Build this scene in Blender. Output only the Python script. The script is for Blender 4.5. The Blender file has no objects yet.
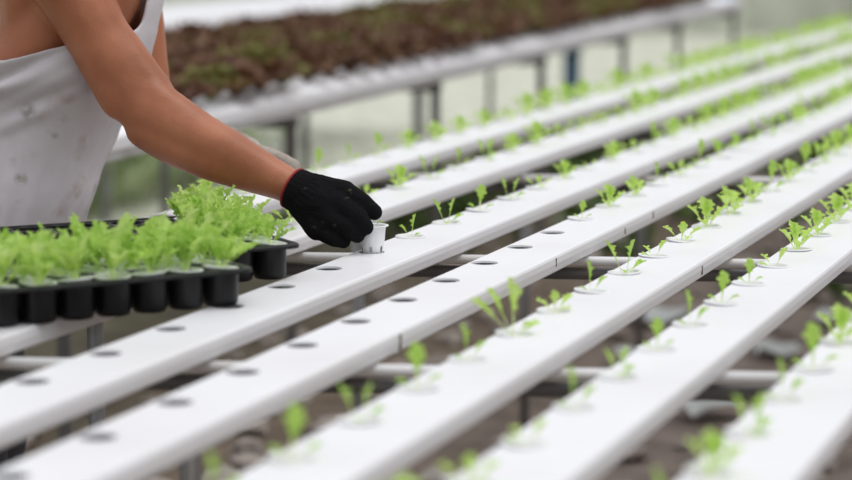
import bpy, bmesh, math, random
from mathutils import Vector, Matrix, noise
R = random.Random(11)
sc = bpy.context.scene
COL = sc.collection
PI = math.pi
s_, c_ = math.sin, math.cos
TOP = 0.85                       # height of the growing channels' top faces
TH = math.radians(19.208)        # heading of the growing channels
SP = 0.182                       # hole spacing
ORD = ['first','second','third','fourth','fifth','sixth','seventh','eighth','ninth','tenth','eleventh','twelfth',
       'thirteenth','fourteenth','fifteenth','sixteenth','seventeenth','eighteenth','nineteenth','twentieth']
def ordw(i):
    if i < 20: return ORD[i]
    t = ['twenty','thirty','forty','fifty'][(i+1)//10-2]; r = (i+1) % 10
    if r == 0: return {'twenty':'twentieth','thirty':'thirtieth','forty':'fortieth','fifty':'fiftieth'}[t]
    return t + '-' + ORD[r-1]

# ------------------------------------------------------------------ materials
def nodes(name):
    m = bpy.data.materials.new(name); m.use_nodes = True
    nt = m.node_tree; b = nt.nodes['Principled BSDF']
    return m, nt, b
def setin(b, k, v):
    if k in b.inputs: b.inputs[k].default_value = v
def mat(name, col, rough=.5, col2=None, scale=20, detail=3, lo=.35, hi=.65, spec=.5, metal=0, trans=0, sss=0, bump=0, bscale=200, sheen=0, coords='Object', stretch=None):
    m, nt, b = nodes(name)
    setin(b, 'Roughness', rough); setin(b, 'Metallic', metal); setin(b, 'Specular IOR Level', spec)
    b.inputs['Base Color'].default_value = (*col, 1)
    if sheen: setin(b, 'Sheen Weight', sheen)
    if sss:
        setin(b, 'Subsurface Weight', sss); setin(b, 'Subsurface Radius', (.012, .005, .003)); setin(b, 'Subsurface Scale', 1.0)
    tc = nt.nodes.new('ShaderNodeTexCoord')
    src = tc.outputs[coords]
    if stretch:
        mp = nt.nodes.new('ShaderNodeMapping'); mp.inputs['Scale'].default_value = stretch
        nt.links.new(src, mp.inputs['Vector']); src = mp.outputs['Vector']
    colout = None
    if col2:
        n = nt.nodes.new('ShaderNodeTexNoise'); n.inputs['Scale'].default_value = scale; n.inputs['Detail'].default_value = detail
        nt.links.new(src, n.inputs['Vector'])
        r = nt.nodes.new('ShaderNodeValToRGB'); r.color_ramp.elements[0].position = lo; r.color_ramp.elements[1].position = hi
        r.color_ramp.elements[0].color = (*col, 1); r.color_ramp.elements[1].color = (*col2, 1)
        nt.links.new(n.outputs['Fac'], r.inputs['Fac']); nt.links.new(r.outputs['Color'], b.inputs['Base Color'])
        colout = r.outputs['Color']
    if bump:
        n = nt.nodes.new('ShaderNodeTexNoise'); n.inputs['Scale'].default_value = bscale; n.inputs['Detail'].default_value = 4
        nt.links.new(src, n.inputs['Vector'])
        bp = nt.nodes.new('ShaderNodeBump'); bp.inputs['Strength'].default_value = bump; bp.inputs['Distance'].default_value = .004
        nt.links.new(n.outputs['Fac'], bp.inputs['Height']); nt.links.new(bp.outputs['Normal'], b.inputs['Normal'])
    if trans:
        t = nt.nodes.new('ShaderNodeBsdfTranslucent'); mx = nt.nodes.new('ShaderNodeMixShader')
        mx.inputs[0].default_value = trans
        t.inputs['Color'].default_value = (*[min(1, v*1.15) for v in col], 1)
        if colout: nt.links.new(colout, t.inputs['Color'])
        out = nt.nodes['Material Output']
        nt.links.new(b.outputs[0], mx.inputs[1]); nt.links.new(t.outputs[0], mx.inputs[2]); nt.links.new(mx.outputs[0], out.inputs['Surface'])
    return m

M_pvc = mat('white_pvc', (.87,.865,.885), .38, (.80,.785,.79), scale=3, lo=.45, hi=.8, bump=.05, bscale=60)
M_cup = mat('white_cup_plastic', (.88,.88,.90), .4)
M_sponge = mat('planting_sponge', (.80,.79,.74), .9, (.6,.58,.5), scale=300)
M_leafA = mat('seedling_leaf', (.54,.77,.14), .5, (.70,.88,.32), scale=60, trans=.48, spec=.3)
M_leafB = mat('seedling_leaf_dark', (.42,.68,.10), .5, (.60,.80,.22), scale=60, trans=.48, spec=.3)
M_stem = mat('seedling_stem', (.72,.86,.40), .5, trans=.3)
M_black = mat('black_tray_plastic', (.006,.006,.007), .38, (.012,.012,.013), scale=25, spec=.28)
M_skin = mat('tanned_skin', (.45,.165,.082), .42, (.33,.112,.050), scale=11, sss=.06, bump=.15, bscale=260, spec=.4)
M_glove = mat('black_knit_glove', (.0075,.0075,.0085), .95, (.16,.12,.09), scale=36, lo=.66, hi=.80, bump=.8, bscale=420, spec=.12)
M_red = mat('red_hem', (.26,.012,.014), .8)
M_grey_glove = mat('soiled_grey_glove', (.47,.42,.37), .9, (.27,.22,.17), scale=28, bump=.7, bscale=400)
M_hair = mat('dark_hair', (.012,.010,.009), .6)
M_trouser = mat('trouser_cloth', (.05,.055,.07), .85, (.08,.08,.09), scale=12)
M_steel = mat('dull_steel', (.30,.30,.31), .45, (.2,.19,.18), scale=14, metal=.2)
M_darksteel = mat('dark_steel', (.10,.10,.105), .5, (.16,.15,.14), scale=10)
M_bar = mat('support_pipe', (.74,.73,.73), .4, (.5,.46,.42), scale=9, lo=.5, hi=.8)
M_red_leaf = mat('red_lettuce_leaf', (.15,.065,.042), .6, (.24,.13,.06), scale=14, trans=.15)
M_red_leaf2 = mat('olive_lettuce_leaf', (.22,.24,.06), .6, (.24,.13,.05), scale=14, trans=.2)
M_blue = mat('blue_plastic', (.06,.22,.42), .4)
M_pale_blue = mat('pale_blue_plastic', (.35,.55,.75), .4)
M_curtain = mat('greenhouse_sheet', (.84,.87,.80), .6, (.88,.90,.85), scale=.8)
M_stone = mat('rubble', (.27,.22,.19), .9, (.42,.38,.34), scale=4, coords='Generated')
M_weed = mat('weed_leaf', (.07,.13,.03), .6, (.14,.22,.05), scale=5, trans=.25)
M_grass = mat('pale_grass', (.42,.52,.27), .6, (.55,.62,.40), scale=5, trans=.3)
M_litter = mat('pale_litter', (.5,.52,.50), .7)
M_stain = mat('rust_stain', (.13,.09,.075), .8)
M_eye = mat('eye', (.03,.02,.02), .2)

# shirt: off-white cloth with soil marks
def shirt_mat():
    m, nt, b = nodes('soiled_white_shirt')
    setin(b, 'Roughness', .85); setin(b, 'Sheen Weight', .1)
    tc = nt.nodes.new('ShaderNodeTexCoord')
    base = nt.nodes.new('ShaderNodeTexNoise'); base.inputs['Scale'].default_value = 7; base.inputs['Detail'].default_value = 4
    nt.links.new(tc.outputs['Object'], base.inputs['Vector'])
    r = nt.nodes.new('ShaderNodeValToRGB'); r.color_ramp.elements[0].position = .35; r.color_ramp.elements[1].position = .7
    r.color_ramp.elements[0].color = (.58,.535,.55,1); r.color_ramp.elements[1].color = (.70,.665,.70,1)
    nt.links.new(base.outputs['Fac'], r.inputs['Fac'])
    st = nt.nodes.new('ShaderNodeTexNoise'); st.inputs['Scale'].default_value = 19; st.inputs['Detail'].default_value = 5
    nt.links.new(tc.outputs['Object'], st.inputs['Vector'])
    r2 = nt.nodes.new('ShaderNodeValToRGB'); r2.color_ramp.elements[0].position = .57; r2.color_ramp.elements[1].position = .85
    r2.color_ramp.elements[0].color = (0,0,0,1); r2.color_ramp.elements[1].color = (.8,.8,.8,1)
    nt.links.new(st.outputs['Fac'], r2.inputs['Fac'])
    mx = nt.nodes.new('ShaderNodeMix'); mx.data_type = 'RGBA'
    nt.links.new(r2.outputs['Color'], mx.inputs['Factor']); nt.links.new(r.outputs['Color'], mx.inputs['A'])
    mx.inputs['B'].default_value = (.30,.21,.16,1)
    last = mx.outputs['Result']
    # the few soil spots the photograph shows
    for (p, rad, colr, amt) in (((-.64,3.87,1.055), .017, (.22,.19,.18,1), .75), ((-.655,3.87,.945), .013, (.20,.15,.09,1), .6), ((-.60,3.87,1.015), .008, (.25,.2,.18,1), .5)):
        g = nt.nodes.new('ShaderNodeVectorMath'); g.operation = 'DISTANCE'; g.inputs[1].default_value = p
        nz = nt.nodes.new('ShaderNodeVectorMath'); nz.operation = 'MULTIPLY'; nz.inputs[1].default_value = (1, .0, 1)
        ad = nt.nodes.new('ShaderNodeVectorMath'); ad.operation = 'ADD'; ad.inputs[1].default_value = (0, p[1], 0)
        nt.links.new(tc.outputs['Object'], nz.inputs[0]); nt.links.new(nz.outputs[0], ad.inputs[0]); nt.links.new(ad.outputs[0], g.inputs[0])
        mr = nt.nodes.new('ShaderNodeMapRange'); mr.inputs['From Min'].default_value = rad*.3; mr.inputs['From Max'].default_value = rad
        mr.inputs['To Min'].default_value = amt; mr.inputs['To Max'].default_value = 0
        nt.links.new(g.outputs['Value'], mr.inputs['Value'])
        ml = nt.nodes.new('ShaderNodeMath'); ml.operation = 'MULTIPLY'; nt.links.new(mr.outputs[0], ml.inputs[0])
        m2 = nt.nodes.new('ShaderNodeTexNoise'); m2.inputs['Scale'].default_value = 70; nt.links.new(tc.outputs['Object'], m2.inputs['Vector'])
        mr2 = nt.nodes.new('ShaderNodeMapRange'); mr2.inputs['From Min'].default_value=.35; mr2.inputs['From Max'].default_value=.6
        nt.links.new(m2.outputs['Fac'], mr2.inputs['Value']); nt.links.new(mr2.outputs[0], ml.inputs[1])
        q = nt.nodes.new('ShaderNodeMix'); q.data_type = 'RGBA'; q.inputs['B'].default_value = colr
        nt.links.new(ml.outputs[0], q.inputs['Factor']); nt.links.new(last, q.inputs['A']); last = q.outputs['Result']
    nt.links.new(last, b.inputs['Base Color'])
    n = nt.nodes.new('ShaderNodeTexNoise'); n.inputs['Scale'].default_value = 9; n.inputs['Detail'].default_value = 5
    nt.links.new(tc.outputs['Object'], n.inputs['Vector'])
    bp = nt.nodes.new('ShaderNodeBump'); bp.inputs['Strength'].default_value = .35; bp.inputs['Distance'].default_value = .02
    nt.links.new(n.outputs['Fac'], bp.inputs['Height']); nt.links.new(bp.outputs['Normal'], b.inputs['Normal'])
    return m
M_shirt = shirt_mat()

def ground_mat():
    m, nt, b = nodes('ground_soil'); setin(b, 'Roughness', .95); setin(b, 'Specular IOR Level', .2)
    tc = nt.nodes.new('ShaderNodeTexCoord')
    sep = nt.nodes.new('ShaderNodeSeparateXYZ'); nt.links.new(tc.outputs['Object'], sep.inputs[0])
    # the object is rotated with the channels, so X is the distance across them
    n1 = nt.nodes.new('ShaderNodeTexNoise'); n1.inputs['Scale'].default_value = 2.6; n1.inputs['Detail'].default_value = 6
    nt.links.new(tc.outputs['Object'], n1.inputs['Vector'])
    ad = nt.nodes.new('ShaderNodeMath'); ad.operation = 'MULTIPLY_ADD'; ad.inputs[1].default_value = 1.0
    nt.links.new(n1.outputs['Fac'], ad.inputs[0]); nt.links.new(sep.outputs['X'], ad.inputs[2])
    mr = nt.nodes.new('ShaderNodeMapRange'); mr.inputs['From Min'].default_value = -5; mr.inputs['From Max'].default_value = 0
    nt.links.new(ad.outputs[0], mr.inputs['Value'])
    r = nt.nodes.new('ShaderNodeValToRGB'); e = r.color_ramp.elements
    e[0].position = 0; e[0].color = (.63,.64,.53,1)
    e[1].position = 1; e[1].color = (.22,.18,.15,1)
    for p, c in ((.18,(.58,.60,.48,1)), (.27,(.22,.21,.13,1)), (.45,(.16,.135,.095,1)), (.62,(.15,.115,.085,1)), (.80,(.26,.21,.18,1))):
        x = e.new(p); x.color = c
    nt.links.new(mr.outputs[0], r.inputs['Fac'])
    n2 = nt.nodes.new('ShaderNodeTexNoise'); n2.inputs['Scale'].default_value = 7; n2.inputs['Detail'].default_value = 6
    nt.links.new(tc.outputs['Object'], n2.inputs['Vector'])
    mr3 = nt.nodes.new('ShaderNodeMapRange'); mr3.inputs['From Min'].default_value=.3; mr3.inputs['From Max'].default_value=.7
    mr3.inputs['To Min'].default_value=.6; mr3.inputs['To Max'].default_value=1.2
    nt.links.new(n2.outputs['Fac'], mr3.inputs['Value'])
    mx = nt.nodes.new('ShaderNodeVectorMath'); mx.operation='SCALE'
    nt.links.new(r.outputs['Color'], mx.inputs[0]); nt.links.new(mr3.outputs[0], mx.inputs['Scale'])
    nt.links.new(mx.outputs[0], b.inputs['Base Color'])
    return m
M_ground = ground_mat()

# ------------------------------------------------------------------ helpers
def link(name, me, m=None, parent=None, loc=None):
    o = bpy.data.objects.new(name, me); COL.objects.link(o)
    if m is not None and me is not None:
        for x in (m if isinstance(m, (list, tuple)) else [m]): me.materials.append(x)
    if parent: o.parent = parent
    if loc is not None: o.location = loc
    return o
def fin(name, bm, m, parent=None, loc=None, smooth=True, shift=None):
    if shift is not None: bmesh.ops.translate(bm, verts=bm.verts, vec=-Vector(shift))
    me = bpy.data.meshes.new(name); bm.to_mesh(me); bm.free()
    if smooth:
        for p in me.polygons: p.use_smooth = True
    return link(name, me, m, parent, loc)
def autosmooth(o, ang=35):
    me = o.data
    bm = bmesh.new(); bm.from_mesh(me)
    for e in bm.edges:
        if len(e.link_faces) == 2 and e.calc_face_angle(0) > math.radians(ang): e.smooth = False
    bm.to_mesh(me); bm.free()
def empty(name, loc, label, cat, group=None, rz=0):
    o = bpy.data.objects.new(name, None); COL.objects.link(o); o.location = loc; o.rotation_euler = (0,0,rz)
    o.empty_display_size = .05
    return tag(o, label, cat, group)
def tag(o, label, cat, group=None, kind=None):
    o['label'] = label
    if cat: o['category'] = cat
    if group: o['group'] = group
    if kind: o['kind'] = kind
    return o
def box(bm, x0, x1, y0, y1, z0, z1, bev=0):
    vs = [bm.verts.new((x, y, z)) for x in (x0, x1) for y in (y0, y1) for z in (z0, z1)]
    fs = []
    for q in ((0,1,3,2),(4,6,7,5),(0,4,5,1),(2,3,7,6),(0,2,6,4),(1,5,7,3)):
        fs.append(bm.faces.new([vs[i] for i in q]))
    if bev:
        es = list({e for f in fs for e in f.edges})
        bmesh.ops.bevel(bm, geom=es, offset=bev, segments=2, affect='EDGES', clamp_overlap=True)
def tube(bm, pts, rad, n=12, caps=True):
    pts = [Vector(p) for p in pts]; rings = []
    rr = rad if isinstance(rad, (list, tuple)) else [rad]*len(pts)
    for i, p in enumerate(pts):
        d = (pts[min(i+1, len(pts)-1)] - pts[max(i-1, 0)]).normalized()
        u = d.orthogonal().normalized() if i == 0 else (u - d*u.dot(d)).normalized()
        v = d.cross(u)
        rings.append([bm.verts.new(p + (u*c_(2*PI*k/n) + v*s_(2*PI*k/n))*rr[i]) for k in range(n)])
    for a, b in zip(rings, rings[1:]):
        for k in range(n): bm.faces.new((a[k], a[(k+1)%n], b[(k+1)%n], b[k]))
    if caps: bm.faces.new(list(reversed(rings[0]))); bm.faces.new(rings[-1])
def lathe(bm, prof, n=24, cx=0, cy=0, skip=None, cap0=False):
    rings = [[bm.verts.new((cx + r*c_(2*PI*k/n), cy + r*s_(2*PI*k/n), z)) for k in range(n)] for r, z in prof]
    for j, (a, b) in enumerate(zip(rings, rings[1:])):
        for k in range(n):
            if skip and skip(j, k): continue
            bm.faces.new((a[k], a[(k+1)%n], b[(k+1)%n], b[k]))
    if cap0: bm.faces.new(rings[0])
    return rings
def cone(bm, a, ra, b, rb, sub=2):
    """closed round cone between two spheres"""
    t = bmesh.new()
    for p, r in ((a, ra), (b, rb)):
        bmesh.ops.create_icosphere(t, subdivisions=sub, radius=r, matrix=Matrix.Translation(p))
    h = bmesh.ops.convex_hull(t, input=t.verts)
    dead = [g for g in h['geom_interior'] if isinstance(g, bmesh.types.BMVert)]
    if dead: bmesh.ops.delete(t, geom=dead, context='VERTS')
    me = bpy.data.meshes.new('t'); t.to_mesh(me); t.free(); bm.from_mesh(me); bpy.data.meshes.remove(me)
def loft(bm, rings, n=40):
    rs = [[bm.verts.new((c[0] + rx*c_(2*PI*k/n), c[1] + ry*s_(2*PI*k/n), c[2])) for k in range(n)] for c, rx, ry in rings]
    for a, b in zip(rs, rs[1:]):
        for k in range(n): bm.faces.new((a[k], a[(k+1)%n], b[(k+1)%n], b[k]))
    bm.faces.new(list(reversed(rs[0]))); bm.faces.new(rs[-1])
def union(name, bm, m, parent, vox, smooth_it=6, disp=None, sm_f=.5):
    """merge overlapping closed shapes into one continuous skin"""
    me = bpy.data.meshes.new(name); bm.to_mesh(me); bm.free()
    tmp = bpy.data.objects.new('tmp', me); COL.objects.link(tmp)
    r = tmp.modifiers.new('r', 'REMESH'); r.mode = 'VOXEL'; r.voxel_size = vox
    sm = tmp.modifiers.new('s', 'SMOOTH'); sm.factor = sm_f; sm.iterations = smooth_it
    dg = bpy.context.evaluated_depsgraph_get(); dg.update()
    me2 = bpy.data.meshes.new_from_object(tmp.evaluated_get(dg))
    bpy.data.objects.remove(tmp); bpy.data.meshes.remove(me)
    me2.name = name; me2.materials.clear()
    for p in me2.polygons: p.use_smooth = True
    if disp:
        for v in me2.vertices: v.co = disp(v.co.copy(), v.normal.copy())
    if parent:
        for v in me2.vertices: v.co = v.co - parent.location
    return link(name, me2, m, parent)

# ------------------------------------------------------------------ setting
def ch_pt(a, t, z=0):
    """channel frame (a across, t along) to world"""
    return Vector((a*c_(TH) + t*s_(TH), -a*s_(TH) + t*c_(TH), z))
bm = bmesh.new()
bmesh.ops.create_grid(bm, x_segments=60, y_segments=80, size=1)
for v in bm.verts:
    v.co.x *= 16; v.co.y *= 24; v.co.y += 20; v.co.x -= 6
    if abs(v.co.x) < 3: v.co.z = .012*noise.noise(v.co*1.5)
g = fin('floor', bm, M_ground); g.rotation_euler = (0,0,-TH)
g['kind'] = 'structure'; g['label'] = 'bare soil ground with weeds and pale walkway behind the channels'
bm = bmesh.new()
n = 240; base = []
for i in range(n+1):
    x = -22 + 44*i/n
    base.append((x, 27 + .05*math.sin(x*9) + .03*math.sin(x*23)))
rows = []
for z in (-.1, 1.5, 3, 5):
    rows.append([bm.verts.new((x, y, z)) for x, y in base])
for a, b in zip(rows, rows[1:]):
    for i in range(n): bm.faces.new((a[i], a[i+1], b[i+1], b[i]))
w = fin('wall_back', bm, M_curtain); w['kind'] = 'structure'; w['label'] = 'pale grey-green greenhouse side sheet far behind the tables'
md = w.modifiers.new('s', 'SOLIDIFY'); md.thickness = .01

# ------------------------------------------------------------------ growing channels
W = .1065
HC = .0265; HR = .0208
CH = {  # front edge across-position, wording, t of a reference hole
 'F': (-1.7108, 'farthest', 5.0203), 'G': (-1.4672, 'second-farthest', 4.4650), 'H': (-1.2139, 'gloved-hand', 3.6379),
 'B': (-1.0124, 'middle', 3.9492), 'C': (-.7881, 'third-nearest', 3.1924), 'D': (-.5946, 'second-nearest', 3.1495),
 'E': (-.3940, 'nearest', 2.5383)}
T0, T1 = 1.25, 15.9
def channel(key):
    front, word, tr = CH[key]
    ts = []
    t = tr - SP*int((tr-T0-.1)/SP)
    while t < T1-.1: ts.append(t); t += SP
    lab = {'F':'long white growing channel farthest from the camera, first behind the others',
           'G':'long white growing channel between the farthest one and the gloved hand\'s',
           'H':'long white growing channel on which the black gloved hand sets a cup',
           'B':'long white growing channel with a row of empty holes, middle of the seven',
           'C':'long white growing channel just in front of the one with empty holes',
           'D':'long white growing channel second from the lower right corner',
           'E':'long white growing channel nearest the camera, crossing the lower right corner'}[key]
    loc = ch_pt(front - W, 0, TOP)
    root = empty('growing_channel', loc, lab, 'growing channel', 'white growing channels', -TH)
    bm = bmesh.new()
    a0, a1 = .004, W-.004
    angs0 = [2*PI*k/24 for k in range(24)]
    def cell(tc, t0, t1):
        corners = [math.atan2(y-tc, x-HC) % (2*PI) for x in (a0, a1) for y in (t0, t1)]
        angs = sorted(set([round(a, 5) for a in angs0 + corners]))
        inn, out, low = [], [], []
        for a in angs:
            dx, dy = c_(a), s_(a)
            ks = []
            if dx > 1e-6: ks.append((a1-HC)/dx)
            if dx < -1e-6: ks.append((a0-HC)/dx)
            if dy > 1e-6: ks.append((t1-tc)/dy)
            if dy < -1e-6: ks.append((t0-tc)/dy)
            k = min(ks)
            inn.append(bm.verts.new((HC+HR*dx, tc+HR*dy, 0))); out.append(bm.verts.new((HC+k*dx, tc+k*dy, 0)))
            low.append(bm.verts.new((HC+(HR-.0004)*dx, tc+(HR-.0004)*dy, -.003)))
        m = len(angs)
        for i in range(m):
            j = (i+1) % m
            bm.faces.new((inn[i], out[i], out[j], inn[j])); bm.faces.new((low[i], inn[i], inn[j], low[j]))
    prev = T0
    for i, tc in enumerate(ts):
        nx = tc + SP/2 if i < len(ts)-1 else T1
        cell(tc, prev, nx); prev = nx
    prof = [(a1,0),(W-.0015,-.0012),(W,-.0045),(W+.0005,-.013),(W-.0008,-.0245),(W-.004,-.0275),(.004,-.0275),(.0008,-.0245),(-.0005,-.013),(0,-.0045),(.0015,-.0012),(a0,0)]
    nseg = 30
    rows = [[bm.verts.new((x, T0 + (T1-T0)*k/nseg, z)) for x, z in prof] for k in range(nseg+1)]
    for p, q in zip(rows, rows[1:]):
        for i in range(len(prof)-1): bm.faces.new((p[i], p[i+1], q[i+1], q[i]))
    b = fin('channel_body', bm, M_pvc, root, smooth=False)
    for e in ((T0-.004, T0+.012), (T1-.012, T1+.004)):
        bm = bmesh.new(); box(bm, -.0015, W+.0015, e[0], e[1], -.029, .0012, .001)
        fin('end_cap', bm, M_pvc, root, smooth=False)
    return root, ts
roots = {}
for k in CH: roots[k] = channel(k)
# seams and rust marks on channel fronts (t, z0, z1, width)
def mark(key, px_t, z0, z1, wdt, name='rust_stain'):
    bm = bmesh.new(); box(bm, W-.0005, W+.0011, px_t-wdt/2, px_t+wdt/2, z0, z1)
    o = fin(name, bm, M_stain, roots[key][0], smooth=False); o['label'] = 'brown rust streak on the channel side'
mark('B', 2.806, -.026, -.004, .006)
mark('B', 3.513, -.017, -.004, .0025)
mark('B', 3.935, -.020, -.010, .004); mark('B', 4.133, -.018, -.005, .004)
mark('C', 3.532, -.021, -.008, .005)

# support pipes and their legs under the channels
BARDIR = Vector((c_(math.radians(-6)), s_(math.radians(-6)), 0))
for i, yb in enumerate((1.75, 2.909, 3.873, 5.082, 6.295, 7.520, 8.75, 10.0, 11.3, 12.7)):
    # point on the camera axis at distance yb; run from the nearest to the farthest channel
    P0 = Vector((0, yb, TOP - .0375))
    def hit(a):      # where the pipe crosses the line a = const
        # P0 + BARDIR*k has a = x cos - y sin
        return P0 + BARDIR*((a + P0.y*s_(TH)) / (BARDIR.x*c_(TH) - BARDIR.y*s_(TH)))
    L, Rr = hit(-1.86), hit(-.33)
    place = ['closest to the camera', 'second from the camera', 'under the middle of the empty-hole row', 'behind the gloved hand', 'fifth from the camera', 'sixth from the camera', 'seventh from the camera', 'eighth from the camera', 'ninth from the camera', 'at the far end'][i]
    root = empty('support_frame', ((L+Rr)/2).xy.to_3d(), 'pale cross pipe with legs under the white channels, '+place, 'support frame', 'support frames under the channels')
    bm = bmesh.new(); tube(bm, [L, Rr], .0080, 16); fin('cross_pipe', bm, M_bar, root, shift=root.location)
    bm = bmesh.new(); q = Vector((0,.012,-.022)); tube(bm, [L+q, Rr+q], .010, 10); fin('pipe_shade', bm, M_darksteel, root, shift=root.location)  # dark tube added to stand for the shade beneath the cross pipe
    for k in ((.03, .97) if i != 1 else (.03, .40, .97)):
        p = L.lerp(Rr, k) + Vector((0,.012,0))
        bm = bmesh.new(); tube(bm, [(p.x, p.y, 0), (p.x, p.y, TOP-.06)], .014, 12); fin('leg', bm, M_steel, root, shift=root.location)

# ------------------------------------------------------------------ seedlings
def leaf(bm, base, az, t0, t1, L, Wd, rnd, lobes=3.5, frill=.12, n=18, stem=.38, curl=.0):
    """one lobed lettuce leaf: tilt from vertical goes t0 -> t1 (radians)"""
    p = Vector(base); out = Vector((c_(az), s_(az), 0)); side = Vector((-s_(az), c_(az), 0))
    rows = []; ph = rnd.uniform(0, 6)
    for i in range(n+1):
        u = i/n; t = t0 + (t1-t0)*u*u
        d = out*s_(t) + Vector((0,0,c_(t))); nrm = out*(-c_(t)) + Vector((0,0,s_(t)))
        if i: p = p + d*(L/n)
        if u < stem: w = Wd*(.09 + .07*(u/stem)**2)
        else:
            v = (u-stem)/(1-stem)
            w = Wd*(.14 + .86*min(1, v/.62)**1.3)*(1 if v < .72 else max(.12, (1-v)/.28)**.5)
            w *= 1 + .20*math.sin(lobes*2*PI*v + ph) + .14*math.sin(lobes*3.7*PI*v + ph*2.3)
        row = []
        for j, q in enumerate((-1, -.5, 0, .5, 1)):
            fr = frill*w*math.sin(ph + u*34 + j*2.1)*(abs(q)**1.5) if u > stem else 0
            wj = w*.5*q
            if abs(q) == 1 and u > stem: wj *= 1 + .30*math.sin(lobes*2*PI*u*1.6 + ph*2 + (q > 0)*2.3)
            row.append(bm.verts.new(p + side*wj + nrm*((abs(q)**1.6)*w*.26 + fr) + d*(-abs(q)*w*.12)))
        rows.append(row)
    for i in range(n):
        for j in range(4):
            f = bm.faces.new((rows[i][j], rows[i][j+1], rows[i+1][j+1], rows[i+1][j]))
            f.material_index = 1 if i/n < stem*.92 else 0
def foliage_mesh(name, leaves, seed, mats, **kw):
    rnd = random.Random(seed); bm = bmesh.new()
    for (az, t0, t1, L, Wd) in leaves:
        leaf(bm, (.002*c_(math.radians(az)), .002*s_(math.radians(az)), -.004), math.radians(az), math.radians(t0), math.radians(t1), L, Wd, rnd, **kw)
    me = bpy.data.meshes.new(name); bm.to_mesh(me); bm.free()
    for p in me.polygons: p.use_smooth = True
    for m in mats: me.materials.append(m)
    return me
# azimuth 0 points to the right of the picture, 180 to the left
VAR = [
 ('two-leaved upright', [(170, 6, 18, .050, .020), (10, 25, 60, .034, .015), (200, 50, 80, .020, .010)]),
 ('small spreading',    [(180, 40, 75, .036, .016), (80, 5, 15, .032, .014), (0, 35, 70, .036, .016), (300, 50, 80, .025, .013)]),
 ('tall single-bladed', [(100, 2, 10, .056, .021), (190, 45, 80, .028, .014), (-10, 40, 85, .032, .013)]),
 ('bushy many-leaved',  [(175, 25, 60, .044, .020), (120, 8, 20, .048, .021), (60, 12, 30, .044, .020), (5, 30, 65, .044, .020), (250, 40, 75, .030, .018), (320, 30, 70, .034, .018)]),
 ('forked',             [(175, 22, 32, .050, .018), (5, 12, 22, .048, .018), (270, 55, 85, .024, .012), (20, 50, 80, .034, .015)]),
 ('low sparse',         [(150, 35, 70, .026, .012), (20, 25, 45, .034, .014), (200, 60, 90, .022, .010)]),
 ('drooping',           [(5, 25, 105, .050, .018), (175, 10, 35, .042, .018), (100, 10, 15, .034, .015)]),
]
FOL = [foliage_mesh('foliage', l, 100+i, [M_leafA if i % 2 else M_leafB, M_stem]) for i, (n_, l) in enumerate(VAR)]
BIG = foliage_mesh('foliage', [(185, 48, 62, .080, .030), (172, 30, 42, .076, .026), (150, 6, 20, .082, .030), (10, 50, 70, .040, .022), (0, 30, 60, .030, .015)], 7, [M_leafA, M_stem], lobes=2.5)
# denser frilly nursery seedlings
DENSE = []
for i in range(7):
    rr = random.Random(50+i); L = []
    for k in range(14):
        t0 = rr.uniform(2, 46)
        L.append((k*25.7+rr.uniform(-25,25)+i*20, t0, t0+rr.uniform(5,50), rr.uniform(.038,.074), rr.uniform(.011,.019)))
    DENSE.append(foliage_mesh('foliage', L, 300+i, [M_leafA if i % 3 else M_leafB, M_stem], lobes=4, frill=.35, stem=.30, n=20))

def cup_mesh(hh=.043):
    bm = bmesh.new()
    prof = [(.0165, -hh), (.0168, -hh+.004), (.0174, -hh+.0085), (.0180, -hh+.013), (.0192, -hh*.42), (.0200, -hh*.19), (.0206, -.001), (.0246, .0), (.0250, .0008), (.0248, .0018), (.0215, .0019), (.0200, .0006), (.0188, -hh*.28), (.0166, -hh+.013), (.0160, -hh+.0085), (.0155, -hh+.004), (.0150, -hh+.001)]
    def skip(j, k): return (j in (1,2) or j in (13,14)) and k % 8 in (2, 3)
    n = 48
    rings = lathe(bm, prof, n, skip=skip)
    bm.faces.new(list(reversed(rings[0]))); bm.faces.new(rings[-1])
    me = bpy.data.meshes.new('net_cup'); bm.to_mesh(me); bm.free()
    for p in me.polygons: p.use_smooth = True
    me.materials.append(M_cup); return me
CUP = cup_mesh(); CUP_S = cup_mesh(.0262)
def plug_mesh(dp=.040):
    bm = bmesh.new()
    rings = lathe(bm, [(.0140, -dp), (.0182, -.006), (.0165, -.0035), (.006, -.003)], 20)
    bm.faces.new(list(reversed(rings[0]))); bm.faces.new(rings[-1])
    me = bpy.data.meshes.new('sponge_plug'); bm.to_mesh(me); bm.free(); me.materials.append(M_sponge); return me
PLUG = plug_mesh(); PLUG_S = plug_mesh(.023)
def seedling(p, fol, label, group, rz=0, tilt=(0,0), sc_=1, short=False):
    root = empty('lettuce_seedling', p, label, 'seedling', group)
    root.rotation_euler = (tilt[0], tilt[1], 0)
    for nm, me in (('net_cup', CUP_S if short else CUP), ('sponge_plug', PLUG_S if short else PLUG), ('foliage', fol)):
        o = bpy.data.objects.new(nm, me); COL.objects.link(o); o.parent = root
        if nm == 'foliage': o.rotation_euler = (0,0,rz); o.scale = (sc_,)*3
    return root

CNAME = {'F':'farthest channel', 'G':'second-farthest channel', 'H':'channel beyond the hand', 'B':'channel with empty holes',
         'C':'third-nearest channel', 'D':'second-nearest channel', 'E':'nearest channel'}
START = {'F': 3.75, 'G': 3.3, 'H': 3.60, 'B': 3.90, 'C': 1.6, 'D': 1.5, 'E': 1.7}
def proj(p):
    ph = math.radians(7.829); d = Vector(p) - Vector((0,0,1.376))
    Z = d.y*c_(ph) - d.z*s_(ph); yy = d.z*c_(ph) + d.y*s_(ph)
    return 426 + 2400*d.x/Z, 240 - 2400*yy/Z, Z
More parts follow.
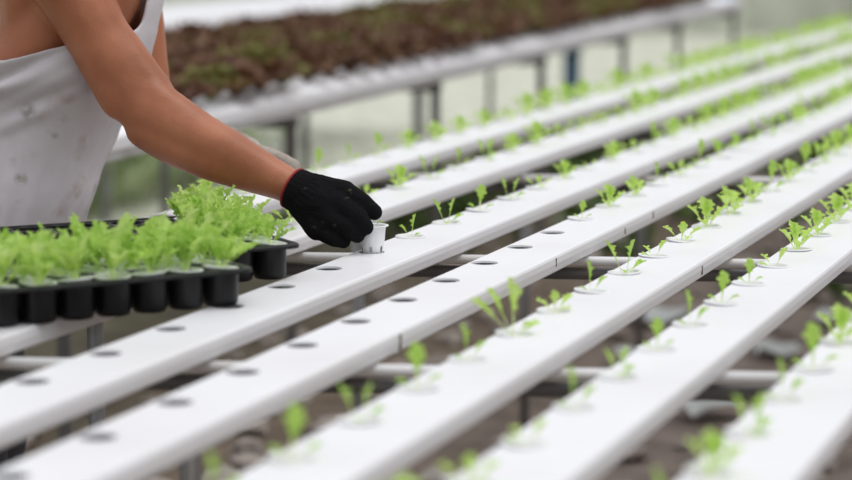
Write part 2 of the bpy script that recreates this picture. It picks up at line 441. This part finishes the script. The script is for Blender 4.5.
# how particular seedlings look: (channel, index counted from the reference hole): variant, scale, turn
SPECIAL = {('C',-2):(None,.92,0), ('C',-3):(0,.95,0), ('C',-1):(1,1.0,30), ('C',0):(0,.95,0), ('C',1):(4,1.15,0), ('C',2):(5,1.,0), ('C',3):(1,1.1,0), ('C',4):(3,1.15,0), ('C',5):(3,1.2,60),
  ('C',-4):(2,1.0,0), ('C',-5):(4,.95,0), ('C',-6):(2,1.05,20), ('C',-7):(0,1.,0), ('C',-8):(2,1.1,0),
  ('D',0):(2,.85,0), ('D',-1):(0,1.0,0), ('D',1):(2,.7,0), ('D',2):(5,1.1,0), ('D',-2):(2,.75,0), ('D',-3):(4,.8,20), ('D',-4):(0,1.0,0), ('D',-5):(5,1,0),
  ('H',0):(0,.85,180), ('H',1):(4,1.0,0), ('H',2):(2,.9,0), ('H',3):(4,.95,0), ('H',4):(1,.9,0), ('H',5):(3,.85,0), ('H',6):(5,.8,0),
  ('B',0):(2,.62,0), ('B',1):(3,.95,0), ('B',2):(3,.9,40), ('E',0):(0,1.0,0), ('E',-1):(4,1,20), ('E',-2):(3,.95,0), ('E',1):(2,1.05,0), ('E',2):(3,1.1,0)}
for key in 'FGHBCDE':
    front, word, tr = CH[key]
    ts = roots[key][1]; cnt = 0
    for t in ts:
        idx = round((t-tr)/SP)
        if t < START[key]: continue
        p = ch_pt(front - W + HC, t, TOP + .0005)
        x, y, Z = proj(p)
        if x > 900 or y > 545 or x < -40: continue
        rr = random.Random(hash((key, idx)) if False else ord(key)*1000 + idx)
        v, sc1, rz = SPECIAL.get((key, idx), (rr.choice([0,1,2,3,3,3,4,6] if t < 5.5 else [3,3,3,3,4,6,1]), rr.uniform(.95,1.2), rr.uniform(-40,40)))
        fol = BIG if v is None else FOL[v]; word2 = 'tall three-bladed' if v is None else VAR[v][0]
        end = {'F':'left end', 'G':'left end', 'H':'gloved hand', 'B':'last empty hole', 'C':'bottom edge', 'D':'bottom edge', 'E':'bottom edge'}[key]
        seedling(p, fol, f"{word2} lettuce seedling, {ordw(cnt)} cup from the {end}, {CNAME[key]}", 'seedlings in the white channels',
                 math.radians(rz), (math.radians(rr.uniform(-3,3)), math.radians(rr.uniform(-2,6))), sc1*(1 + .38*min(1, max(0, t-5.0)/2)), True)
        cnt += 1

# the cup being set down by the gloved hand
hp = Vector((-.083, 3.690, TOP + .0405))
seedling(hp, FOL[4], 'lettuce seedling in white slotted cup held by the black gloved fingers', None, math.radians(0), (0, 0), .55)

# ------------------------------------------------------------------ nursery trays
PIT = .052; TH_TR = .048; ZT = TOP + .0505
def tray(corner, ang, ncol, nrow, label):
    """corner = the tray's right near corner; columns run to the left, rows away"""
    root = empty('nursery_tray', (corner[0], corner[1], TOP+.0005), label, 'seedling tray', 'black seedling trays', ang)
    bm = bmesh.new(); zt = .050
    for i in range(ncol):
        for j in range(nrow):
            cx, cy = -.012 - PIT*(i+.5), .012 + PIT*(j+.5)
            n = 24; sq = []; r0 = []; 
            for k in range(n):
                a = 2*PI*k/n + PI/n*0; dx, dy = c_(a), s_(a); kk = PIT/2/max(abs(dx), abs(dy))
                sq.append(bm.verts.new((cx+dx*kk, cy+dy*kk, zt)))
            prev = sq
            for (r, z) in ((.0248, zt), (.0244, zt-.002), (.0238, .008), (.0225, .002), (.020, 0)):
                ring = [bm.verts.new((cx+r*c_(2*PI*k/n), cy+r*s_(2*PI*k/n), z)) for k in range(n)]
                for k in range(n): bm.faces.new((prev[k], prev[(k+1)%n], ring[(k+1)%n], ring[k]))
                prev = ring
            bm.faces.new(prev)
    fin('cell_grid', bm, M_black, root)
    bm = bmesh.new(); x0, x1, y0, y1 = -.012-PIT*ncol, -.012, .012, .012+PIT*nrow
    def ringrect(d, z):
        pts = []
        r = .012 + d
        for (cx, cy, a0) in ((x1-.012, y1-.012, 0), (x0+.012, y1-.012, 90), (x0+.012, y0+.012, 180), (x1-.012, y0+.012, 270)):
            for k in range(7):
                a = math.radians(a0 + 15*k); pts.append(bm.verts.new((cx+r*c_(a), cy+r*s_(a), z)))
        return pts
    rs = [ringrect(d, z) for d, z in ((-.0005, zt-.0006), (.0, zt+.0012), (.010, zt+.0012), (.0118, zt-.0005), (.0118, zt-.0045), (.0104, zt-.0045), (.0104, zt-.0012), (.0, zt-.0012))]
    for a, b in zip(rs, rs[1:]):
        m = len(a)
        for k in range(m): bm.faces.new((a[k], a[(k+1)%m], b[(k+1)%m], b[k]))
    o = fin('rim', bm, M_black, root); autosmooth(o, 50)
    return root, [[Vector((-.012 - PIT*(i+.5), .012 + PIT*(j+.5), zt+.0006)) for j in range(nrow)] for i in range(ncol)]
A1, A2 = math.radians(31), math.radians(27)
t1, g1 = tray((-.224, 3.172), A1, 9, 3, 'black plastic cell tray at the left front, crowded with seedlings')
t2, g2 = tray((-.174, 3.405), A2, 9, 7, 'black plastic cell tray behind, mostly empty, seedlings at its right edge')
def tp(root, l):
    a = root.rotation_euler.z
    return Vector((root.location.x + l.x*c_(a) - l.y*s_(a), root.location.y + l.x*s_(a) + l.y*c_(a), root.location.z + l.z))
rowname = ['front', 'middle', 'back']
k = 0
for i in range(9):
    for j in range(3):
        rr = random.Random(900 + i*10 + j)
        seedling(tp(t1, g1[i][j]), DENSE[k % 7], f"frilly seedling, {rowname[j]} row of the left front tray, {ordw(i)} from its right end",
                 'seedlings crowded in the front tray', rr.uniform(0, 6.28), (math.radians(rr.uniform(-8,8)), math.radians(rr.uniform(-8,8))), rr.uniform(.98, 1.18)); k += 1
for i in range(2):
    for j in range(7):
        if i == 1 and j in (5, 6): continue
        rr = random.Random(1300 + i*10 + j)
        seedling(tp(t2, g2[i][j]), DENSE[k % 7], f"frilly seedling in the rear tray's {['right-edge','second'][i]} column, {ordw(j)} from the near corner",
                 'seedlings at the edge of the rear tray', rr.uniform(0, 6.28), (math.radians(rr.uniform(-8,8)), math.radians(rr.uniform(-4,10))), rr.uniform(.85, 1.1)); k += 1

# ------------------------------------------------------------------ the worker
man = empty('person', (-.80, 4.03, 0), 'bent-over worker in a soiled white sleeveless shirt and gloves, setting out seedlings', 'person')
V = Vector
bm = bmesh.new()
loft(bm, [(V((-.76,4.03,.80)), .105,.15), (V((-.735,4.03,.90)), .11,.15), (V((-.70,4.03,1.0)), .105,.14), (V((-.655,4.03,1.09)), .108,.148),
          (V((-.61,4.03,1.18)), .115,.158), (V((-.575,4.03,1.26)), .113,.162), (V((-.555,4.03,1.33)), .095,.150), (V((-.545,4.03,1.375)), .065,.10), (V((-.53,4.03,1.40)), .05,.06)])
# neck, trapezius, shoulders
cone(bm, (-.545,4.03,1.36), .062, (-.50,4.03,1.46), .056)
S, Eb, Wr = V((-.605,3.875,1.315)), V((-.452,3.82,1.062)), V((-.198,3.700,.9440))
cone(bm, (-.56,3.97,1.345), .055, (-.60,3.89,1.325), .055)
cone(bm, S, .060, V((-.575,3.865,1.262)), .063)
cone(bm, V((-.575,3.865,1.262)), .061, V((-.522,3.85,1.17)), .053)
cone(bm, V((-.522,3.85,1.17)), .053, V((-.475,3.83,1.095)), .047)
cone(bm, V((-.475,3.83,1.095)), .047, Eb, .043)
cone(bm, V((-.535,3.84,1.16)), .036, V((-.487,3.82,1.075)), .034)      # triceps / outer elbow
cone(bm, V((-.500,3.845,1.165)), .040, V((-.435,3.825,1.085)), .036)   # biceps
cone(bm, Eb, .043, V((-.40,3.80,1.040)), .044)
cone(bm, V((-.437,3.815,1.082)), .033, V((-.355,3.778,1.030)), .031)   # brachioradialis
cone(bm, V((-.40,3.80,1.040)), .043, V((-.32,3.76,1.003)), .038)
cone(bm, V((-.448,3.812,1.030)), .033, V((-.40,3.79,1.006)), .034); cone(bm, V((-.40,3.79,1.006)), .034, V((-.34,3.765,.985)), .034); cone(bm, V((-.34,3.765,.985)), .034, V((-.24,3.72,.958)), .029)        # under-arm flexors
cone(bm, V((-.32,3.76,1.003)), .038, V((-.255,3.725,.973)), .031)
cone(bm, V((-.255,3.725,.971)), .032, Wr, .0285)
cone(bm, Wr, .0280, V((-.180,3.693,.937)), .0265)
# far arm
LS, LE, LW = V((-.535,4.175,1.30)), V((-.478,4.165,1.020)), V((-.315,4.035,.972))
cone(bm, (-.55,4.09,1.345), .055, LS, .056)
cone(bm, LS, .056, V((-.50,4.175,1.20)), .046); cone(bm, V((-.50,4.175,1.20)), .046, LE, .040)
cone(bm, LE, .041, V((-.405,4.11,.998)), .038); cone(bm, V((-.405,4.11,.998)), .037, LW, .027)
# pectoral and back of the shoulder, side wall
cone(bm, V((-.515,3.95,1.25)), .055, V((-.545,3.93,1.18)), .05)
cone(bm, V((-.515,4.11,1.25)), .055, V((-.545,4.13,1.18)), .05)
cone(bm, V((-.645,3.93,1.25)), .055, V((-.655,3.945,1.15)), .040)
cone(bm, V((-.645,4.13,1.25)), .055, V((-.655,4.115,1.15)), .040)
# head
HD = V((-.445,4.03,1.565))
cone(bm, V((-.475,4.03,1.59)), .088, V((-.44,4.03,1.60)), .078)
cone(bm, V((-.455,4.03,1.55)), .072, V((-.415,4.03,1.495)), .040)
cone(bm, V((-.385,4.03,1.545)), .012, V((-.355,4.03,1.528)), .012, 2)  # nose
cone(bm, V((-.385,4.03,1.500)), .014, V((-.375,4.03,1.498)), .012, 2)  # lips
for sy in (-1, 1):
    cone(bm, V((-.465,4.03+sy*.083,1.575)), .013, V((-.468,4.03+sy*.085,1.545)), .010, 2)
    cone(bm, V((-.385,4.03+sy*.030,1.585)), .013, V((-.395,4.03+sy*.052,1.583)), .012, 2)   # brow
body = union('body', bm, M_skin, man, .007, 7)
for sy in (-1, 1):
    bm = bmesh.new(); bmesh.ops.create_icosphere(bm, subdivisions=2, radius=.012, matrix=Matrix.Translation((-.378, 4.03+sy*.030, 1.562)))
    fin('eye', bm, M_eye, body, shift=man.location)
bm = bmesh.new(); cone(bm, V((-.488,4.03,1.605)), .092, V((-.455,4.03,1.622)), .080); cone(bm, V((-.51,4.03,1.59)), .082, V((-.51,4.03,1.53)), .062)
union('hair', bm, M_hair, man, .008, 3)
# trousers and boots
bm = bmesh.new()
loft(bm, [(V((-.80,4.03,.66)), .10,.15), (V((-.78,4.03,.76)), .125,.17), (V((-.765,4.03,.86)), .118,.162), (V((-.75,4.03,.895)), .113,.156)])
for sy in (-1, 1):
    hip, kn, an = V((-.79,4.03+sy*.085,.76)), V((-.76,4.03+sy*.10,.46)), V((-.83,4.03+sy*.11,.10))
    cone(bm, hip, .088, kn, .062); cone(bm, kn, .062, an, .052)
union('trousers', bm, M_trouser, man, .011, 4)
for sy in (-1, 1):
    bm = bmesh.new(); y = 4.03+sy*.11
    cone(bm, V((-.845,y,.045)), .043, V((-.66,y,.037)), .036); cone(bm, V((-.835,y,.05)), .042, V((-.83,y,.13)), .044)
    for v in bm.verts: v.co.z = max(v.co.z, .002)
    union('boot', bm, M_black, man, .008, 2)

# shirt: a loose tank top with deep armholes
def shirt():
    rings = [(.775,-.752,.130,.172),(.85,-.715,.135,.174),(.93,-.690,.137,.172),(1.004,-.660,.138,.170),(1.06,-.637,.139,.171),(1.12,-.612,.137,.174),(1.18,-.590,.136,.178),
             (1.224,-.577,.134,.178),(1.27,-.563,.130,.172),(1.31,-.556,.120,.160),(1.35,-.553,.105,.14),(1.385,-.552,.088,.112),(1.41,-.553,.075,.09)]
    def at(z):
        for a, b in zip(rings, rings[1:]):
            if a[0] <= z <= b[0]:
                k = (z-a[0])/(b[0]-a[0]); k2 = k*k*(3-2*k)*.4 + k*.6
                return [a[i] + (b[i]-a[i])*k2 for i in range(4)]
        return rings[-1]
    bm = bmesh.new(); NU, NV = 200, 150; grid = []
    for j in range(NV+1):
        z = .775 + (1.405-.775)*j/NV; _, cx, rx, ry = at(z); row = []
        for i in range(NU):
            a = 2*PI*i/NU
            # hanging folds: diagonal ripples fading upward to the straps
            X = rx*c_(a)
            fold = (.009*math.sin(X*42 - z*95) + .004*math.sin(X*90 - z*150 + 1)) * math.exp(-((z-1.10)/.06)**2) * max(0, min(1, .6-X*6)) + .010*math.exp(-((z-1.10)/.06)**2) + .004*noise.noise(Vector((X*9, s_(a)*2, z*7))) + .0015*math.sin(a*22 + z*9)*max(0, 1-abs(z-.85)/.2)
            k = 1 + fold/.13
            row.append((bm.verts.new((cx + rx*k*c_(a), 4.03 + ry*k*s_(a), z)), a, z))
        grid.append(row)
    def gone(a, z):
        ca = c_(a)
        u = (abs(a if a <= PI else 2*PI-a) - PI/2)          # 0 at the side seam
        # armhole: wide U shape, its rim rising towards the chest
        ca2 = max(-.9, min(.35, ca))
        zb = 1.156 + .042*ca2 + .05*(abs(u)/1.2)**7
        if z > zb and -1.08 < u < 1.22: return True
        nk = abs(a if a <= PI else 2*PI-a)
        if z > 1.27 + .9*max(0, nk-.30)**1.3 and nk < .75: return True          # front neck scoop
        if z > 1.36 and nk > PI-.75: return True
        return False
    for j in range(NV):
        for i in range(NU):
            v = [grid[j][i], grid[j][(i+1)%NU], grid[j+1][(i+1)%NU], grid[j+1][i]]
            a = v[0][1] + PI/NU; z = (v[0][2]+v[2][2])/2
            if gone(a % (2*PI), z): continue
            bm.faces.new([q[0] for q in v])
    for v in [v for v in bm.verts if not v.link_faces]: bm.verts.remove(v)
    # relax the cut edges
    for _ in range(6):
        bv = [v for v in bm.verts if v.is_boundary and v.co.z > .8]
        new = {}
        for v in bv:
            nb = [e.other_vert(v) for e in v.link_edges if e.is_boundary]
            if len(nb) == 2: new[v] = v.co*.5 + (nb[0].co+nb[1].co)*.25
        for v, p in new.items(): v.co = p
    o = fin('shirt', bm, M_shirt, man, shift=None)
    o.location = (-man.location.x, -man.location.y, 0)      # keeps object coordinates equal to the place's
    md = o.modifiers.new('s', 'SOLIDIFY'); md.thickness = .0028; md.offset = 1
    return o
shirt()

# right glove: palm, four curled fingers and the thumb in one knitted skin
def glove_right():
    bm = bmesh.new()
    K = [V((-.1255,3.690,.9440)), V((-.131,3.672,.926)), V((-.147,3.664,.9045)), V((-.168,3.668,.8885))]
    wc = V((-.1925,3.699,.942))
    for k in K: cone(bm, wc, .0335, k, .0185)
    cone(bm, V((-.175,3.692,.928)), .040, V((-.150,3.684,.919)), .032)
    for a, b in zip(K, K[1:]): cone(bm, a, .0165, b, .0165)
    F = [[(K[0], .0175), (V((-.099,3.670,.9300)), .0158), (V((-.0800,3.682,.9130)), .0132)],
         [(K[1], .0175), (V((-.106,3.653,.9100)), .0160), (V((-.0925,3.658,.8925)), .0128)],
         [(K[2], .0165), (V((-.118,3.650,.8930)), .0150), (V((-.106,3.660,.8790)), .0120)],
         [(K[3], .0145), (V((-.144,3.653,.8760)), .0125), (V((-.127,3.668,.8690)), .0110)]]
    for f in F:
        for (a, ra), (b, rb) in zip(f, f[1:]): cone(bm, a, ra, b, rb)
    cone(bm, V((-.185,3.715,.93)), .022, V((-.145,3.735,.917)), .0175)
    cone(bm, V((-.145,3.735,.917)), .0165, V((-.120,3.734,.9)), .0150); cone(bm, V((-.120,3.734,.9)), .0145, V((-.1035,3.722,.8855)), .0115)
    ax = (wc - V((-.15,3.684,.917))).normalized()
    u = ax.orthogonal().normalized(); w2 = ax.cross(u)
    def disp(co, nm):
        d = (co - wc).dot(ax)
        ang = math.atan2((co-wc).dot(w2), (co-wc).dot(u))
        if d > -.035:      # ribbed cuff
            k = min(1, (d+.035)/.02); co = co + nm*(.0012*k*math.sin(ang*26))
        else: co = co + nm*.0006*noise.noise(co*160)
        return co
    o = union('work_glove', bm, M_glove, man, .0027, 2, disp)
    o['label'] = 'black knitted glove with ribbed cuff'
    # cuff sleeve, red hem
    bm = bmesh.new(); cc = Wr + (wc-Wr)*0
    axw = (V((-.255,3.725,.971)) - Wr).normalized(); uu = axw.orthogonal().normalized(); vv = axw.cross(uu)
    def ring(c, r): return [bm.verts.new(c + (uu*c_(2*PI*k/72) + vv*s_(2*PI*k/72))*(r + .0007*math.sin(k*PI/72*2*24))) for k in range(72)]
    rs = [ring(V((-.179,3.694,.9350)), .0328), ring(V((-.188,3.697,.9400)), .0345), ring(Wr + axw*.003, .0338), ring(Wr+axw*.010, .0322), ring(Wr+axw*.010, .0285), ring(Wr, .028)]
    for a, b in zip(rs, rs[1:]):
        for k in range(72): bm.faces.new((a[k], b[k], b[(k+1)%72], a[(k+1)%72]))
    q = fin('cuff', bm, M_glove, None, shift=man.location); q.parent = o
    bm = bmesh.new(); N = 48; hc = Wr + axw*.0105
    pts = [hc + (uu*c_(2*PI*k/N) + vv*s_(2*PI*k/N))*.0318 for k in range(N)]
    rr = []
    for k in range(N):
        p = pts[k]; o2 = (p-hc).normalized()
        rr.append([bm.verts.new(p + o2*.0022*c_(2*PI*m/8) + axw*.0022*s_(2*PI*m/8)) for m in range(8)])
    for k in range(N):
        a, b = rr[k], rr[(k+1)%N]
        for m in range(8): bm.faces.new((a[m], b[m], b[(m+1)%8], a[(m+1)%8]))
    gl = o; o = fin('cuff_hem', bm, M_red, None, shift=man.location); o.parent = gl; o['label'] = 'red hem of the black glove'
glove_right()
def glove_left():
    bm = bmesh.new(); w0 = V((-.30,4.045,1.003))
    cone(bm, w0, .0315, V((-.268,4.02,.988)), .031)
    K = [V((-.215,3.985,.985)), V((-.210,3.99,.968)), V((-.213,4.0,.952)), V((-.222,4.01,.938))]
    for k in K: cone(bm, V((-.268,4.02,.985)), .028, k, .0150)
    for i, k in enumerate(K):
        m = k + V((.030,-.012,-.012)); cone(bm, k, .0145, m, .0125); cone(bm, m, .0125, m + V((.006,-.008,-.028)), .0105)
    cone(bm, V((-.26,4.0,.98)), .02, V((-.225,3.965,.957)), .0145); cone(bm, V((-.225,3.965,.957)), .0145, V((-.198,3.962,.938)), .0115)
    bmesh.ops.translate(bm, verts=bm.verts, vec=(-.034, .004, -.021))
    o = union('work_glove', bm, M_grey_glove, man, .0032, 2, lambda co, nm: co + nm*.0012*noise.noise(co*90))
    o['label'] = 'soiled pale grey knitted glove'
glove_left()

# ------------------------------------------------------------------ red lettuce table behind
TH2 = math.radians(16.726)
def t_pt(a, t, z=0): return Vector((a*c_(TH2) + t*s_(TH2), -a*s_(TH2) + t*c_(TH2), z))
AE = -2.367                       # the table's near edge
tb = empty('lettuce_table', t_pt(AE-.55, 9, 0), 'long white hydroponic table bearing red lettuce, behind the seedling channels', 'table', None, -TH2)
def rectbar(bm, a0, a1, t0, t1, z0, z1):
    box(bm, a0-(AE-.55), a1-(AE-.55), t0-9, t1-9, z0, z1, .004)
NR = 5; PW = .235
tT0, tT1 = 4.3, 14.6
for r in range(NR):
    a1 = AE - r*PW
    bm = bmesh.new()
    if r == 0:                     # near channel with the scalloped white edge
        rectbar(bm, a1-.19, a1, tT0, tT1, TOP-.050, TOP-.014)
        t = tT0+.1
        while t < tT1-.08:
            q = 7
            cx, cy = a1-.097-(AE-.55), t-9
            rings = lathe(bm, [(.095,TOP-.014),(.08,TOP-.004),(.05,TOP+.004+.01*R.random()),(.02,TOP+.008)], 12, cx=cx, cy=cy); bm.faces.new(rings[-1])
            t += .19 + R.uniform(-.02, .02)
    else: rectbar(bm, a1-.14, a1, tT0, tT1, TOP-.05, TOP)
    fin('channel', bm, M_pvc, tb, smooth=False)
for k, tl in enumerate((5.02, 6.571, 8.059, 9.587, 11.206, 12.578, 14.35)):
    bm = bmesh.new(); rectbar(bm, AE-1.1, AE-.0, tl-.018, tl+.018, TOP-.105, TOP-.07); fin('crossbar', bm, M_darksteel, tb, smooth=False)
    for a in (AE-.02, AE-1.05):
        bm = bmesh.new(); rectbar(bm, a-.014, a+.014, tl-.014, tl+.014, 0, TOP-.07); fin('leg', bm, M_steel if a < AE-1 else M_darksteel, tb, smooth=False)
for a in (AE-.02, AE-1.05):
    bm = bmesh.new(); rectbar(bm, a-.012, a+.012, tT0, tT1, TOP-.072, TOP-.052); fin('side_rail', bm, M_bar, tb, smooth=False)

def head_mesh(seed, mats):
    rnd = random.Random(seed); bm = bmesh.new()
    for ring, (n, t0, t1, L, Wd) in enumerate(((9, 45, 95, .115, .085), (8, 28, 70, .10, .08), (7, 12, 45, .085, .07), (4, 3, 20, .065, .05))):
        for k in range(n):
            az = 2*PI*k/n + ring*.4 + rnd.uniform(-.2,.2)
            b0 = len(bm.faces)
            leaf(bm, (0,0,.0), az, math.radians(t0+rnd.uniform(-8,8)), math.radians(t1+rnd.uniform(-15,15)), L*rnd.uniform(.85,1.15), Wd*rnd.uniform(.9,1.15), rnd, lobes=3, frill=.28, n=9, stem=.12)
            bm.faces.ensure_lookup_table()
            mi = 1 if (ring >= 2 and rnd.random() < .45) else 0
            for f in bm.faces[b0:]: f.material_index = mi
    me = bpy.data.meshes.new('red_lettuce'); bm.to_mesh(me); bm.free()
    for p in me.polygons: p.use_smooth = True
    for m in mats: me.materials.append(m)
    return me
HEADS = [head_mesh(i, [M_red_leaf, M_red_leaf2]) for i in range(4)] + [head_mesh(9, [M_red_leaf2, M_red_leaf2])]
nh = 0
for r in range(NR):
    t = tT0 + .15 + (r % 2)*.1; cnt = 0
    while t < tT1 - .05:
        p = t_pt(AE - .10 - r*PW if r else AE-.088, t + R.uniform(-.02,.02), TOP+.002)
        x, y, Z = proj((p.x, p.y, p.z+.06))
        if y > -9 and x > 150 and x < 800:
            me = HEADS[4] if R.random() < .28 else HEADS[R.randrange(4)]
            o = bpy.data.objects.new('red_lettuce', me); COL.objects.link(o); o.location = p
            o.rotation_euler = (0,0,R.uniform(0,6.28)); q = R.uniform(.92,1.18); o.scale = (q,q,q*R.uniform(.9,1.15))
            if r == 0: lab = f"red-brown lettuce head on the back table's near edge, {ordw(cnt)} from the worker"
            else: lab = f"dark red-brown lettuce head in the back table's {ordw(r)} row behind its edge row"
            tag(o, lab, 'lettuce', 'red lettuces on the back table'); cnt += 1; nh += 1
        t += .205
print('heads', nh)

# white channels of the next table, top left of the picture
for r in range(5):
    a1 = -1.182*c_(TH) - 11.11*s_(TH) - r*.2
    L = t_pt(0,0)
    lab = ['near-side', 'second', 'third', 'fourth', 'far-side'][r]
    root = empty('growing_channel', ch_pt(a1-.09, 10.2, TOP), f'blurred bare white channel at the top left, {lab} one of the far table', 'growing channel', 'bare channels at the top left', -TH)
    bm = bmesh.new(); box(bm, -.085, .085, -3.2, 4.0, -.05, 0, .006); fin('channel_body', bm, M_pvc, root, smooth=False)
    bm = bmesh.new(); box(bm, -.087, .087, -3.22, -3.17, -.052, .002, .004); fin('end_cap', bm, M_pvc, root, smooth=False)
for k in range(4):
    tl = 7.4 + k*2.1; p = ch_pt(-1.182*c_(TH) - 11.11*s_(TH) - .49, tl, 0)
    root = empty('trestle', p, ['steel trestle under the far bare channels, nearest one', 'steel trestle under the far bare channels, second one', 'steel trestle under the far bare channels, third one', 'steel trestle under the far bare channels, last one'][k], 'trestle', 'trestles under the far channels', -TH)
    bm = bmesh.new(); box(bm, -.5, .5, -.02, .02, TOP-.09, TOP-.053); fin('crossbar', bm, M_darksteel, root, smooth=False)
    for a in (-.45, .45):
        bm = bmesh.new(); box(bm, a-.02, a+.02, -.018, .018, 0, TOP-.09); fin('leg', bm, M_steel, root, smooth=False)

# blue pipe standing below the table, pale blue tub on its end
bm = bmesh.new(); tube(bm, [(0,0,0),(0,0,.60)], .038, 20); tube(bm, [(0,0,.585),(0,0,.64)], .043, 20)
o = fin('blue_pipe', bm, M_blue, None, (.80, 13.1, 0)); tag(o, 'upright blue pipe seen under the lettuce table, between two of its legs', 'pipe')
bm = bmesh.new(); lathe(bm, [(.05,0),(.065,.09),(.07,.09),(.07,.095),(.06,.095),(.047,.006)], 24, cap0=True)
pp = t_pt(AE-.09, 14.45, TOP-.011)
o = fin('plastic_tub', bm, M_pale_blue, None, pp); tag(o, 'small pale blue tub on the far end of the lettuce table', 'tub')

# ------------------------------------------------------------------ rubble, litter and weeds on the ground
bm = bmesh.new()
for k in range(1200):
    a = R.uniform(-3.2, .6); t = R.uniform(3.5, 16); p = ch_pt(a, t, 0); r = R.uniform(.02, .075)
    mtx = Matrix.Translation((p.x, p.y, r*.3)) @ Matrix.Rotation(R.uniform(0,6), 4, 'Z') @ Matrix.Diagonal((r, r*R.uniform(.5,1), r*R.uniform(.35,.7), 1))
    v = bmesh.ops.create_icosphere(bm, subdivisions=1, radius=1, matrix=mtx)['verts']
    for q in v: q.co += Vector((R.uniform(-1,1), R.uniform(-1,1), R.uniform(-1,1)))*r*.15
o = fin('rubble', bm, M_stone, smooth=False); tag(o, 'brown stones and rubble littering the soil below the channels', 'rubble', kind='stuff')
def weeds(name, lab, spots, h0, h1, m):
    bm = bmesh.new(); rnd = random.Random(5)
    for (a, t) in spots:
        p = ch_pt(a, t, 0)
        for k in range(7):
            leaf(bm, p, rnd.uniform(0,6.28), math.radians(rnd.uniform(5,35)), math.radians(rnd.uniform(40,100)), rnd.uniform(h0,h1), rnd.uniform(.03,.06), rnd, n=6, stem=.2)
    o = fin(name, bm, [m, m]); tag(o, lab, name.replace('_', ' '), kind='stuff')
weeds('weeds', 'green weeds growing on the ground behind and below the channels', [(R.uniform(-3.9,-2.2), R.uniform(9,18)) for _ in range(380)] + [(R.uniform(-1.9,.5), R.uniform(7,14)) for _ in range(20)], .06, .17, M_weed)
weeds('tall_grass', 'pale green tall grass beside the walkway, between the worker and his outstretched arm', [(R.uniform(-5.9,-4.9), R.uniform(8.6,11.4)) for _ in range(150)], .15, .42, M_grass)
bm = bmesh.new()
for k in range(46):
    a = R.uniform(-1.9, .3); t = R.uniform(6, 10); p = ch_pt(a, t, 0); r = R.uniform(.05,.13)
    n0 = 9; c = bm.verts.new((p.x, p.y, .05)); ring = [bm.verts.new((p.x + r*R.uniform(.5,1.1)*c_(2*PI*i/n0), p.y + r*R.uniform(.5,1.1)*s_(2*PI*i/n0), R.uniform(.02,.06))) for i in range(n0)]
    for i in range(n0): bm.faces.new((c, ring[i], ring[(i+1)%n0]))
o = fin('litter', bm, M_litter, smooth=False); md = o.modifiers.new('s','SOLIDIFY'); md.thickness = .004
tag(o, 'pale scraps of sheet lying on the soil below the channels', 'litter', kind='stuff')

# ------------------------------------------------------------------ light and camera
wd = bpy.data.worlds.new('World'); sc.world = wd; wd.use_nodes = True
nt = wd.node_tree; bg = nt.nodes['Background']
tc = nt.nodes.new('ShaderNodeTexCoord'); sp = nt.nodes.new('ShaderNodeSeparateXYZ'); nt.links.new(tc.outputs['Generated'], sp.inputs[0])
r = nt.nodes.new('ShaderNodeValToRGB'); e = r.color_ramp.elements
e[0].position = 0; e[0].color = (.35,.34,.30,1); e[1].position = 1; e[1].color = (.95,.98,1.06,1)
x = e.new(.05); x.color = (.42,.42,.40,1); x = e.new(.45); x.color = (.92,.94,1,1)
nt.links.new(sp.outputs['Z'], r.inputs['Fac']); nt.links.new(r.outputs['Color'], bg.inputs['Color']); bg.inputs['Strength'].default_value = .82
sun = bpy.data.lights.new('daylight', 'SUN'); sun.energy = 1.45; sun.angle = math.radians(40); sun.color = (1,.98,.95)
so = bpy.data.objects.new('daylight', sun); COL.objects.link(so)
so.rotation_euler = Vector((-.35, .10, -1)).to_track_quat('-Z', 'Y').to_euler()

cam = bpy.data.cameras.new('camera'); co = bpy.data.objects.new('camera', cam); COL.objects.link(co)
co.location = (0,0,1.376); co.rotation_euler = (math.radians(90-7.829), 0, 0)
cam.sensor_width = 36; cam.lens = 2400/852*36; cam.clip_end = 200
cam.dof.use_dof = True; cam.dof.focus_distance = 3.72; cam.dof.aperture_fstop = cam.lens/36
sc.camera = co
sc.view_settings.view_transform = 'Standard'; sc.view_settings.look = 'None'; sc.view_settings.gamma = 1
sc.view_settings.use_curve_mapping = False; sc.view_settings.exposure = 0.0
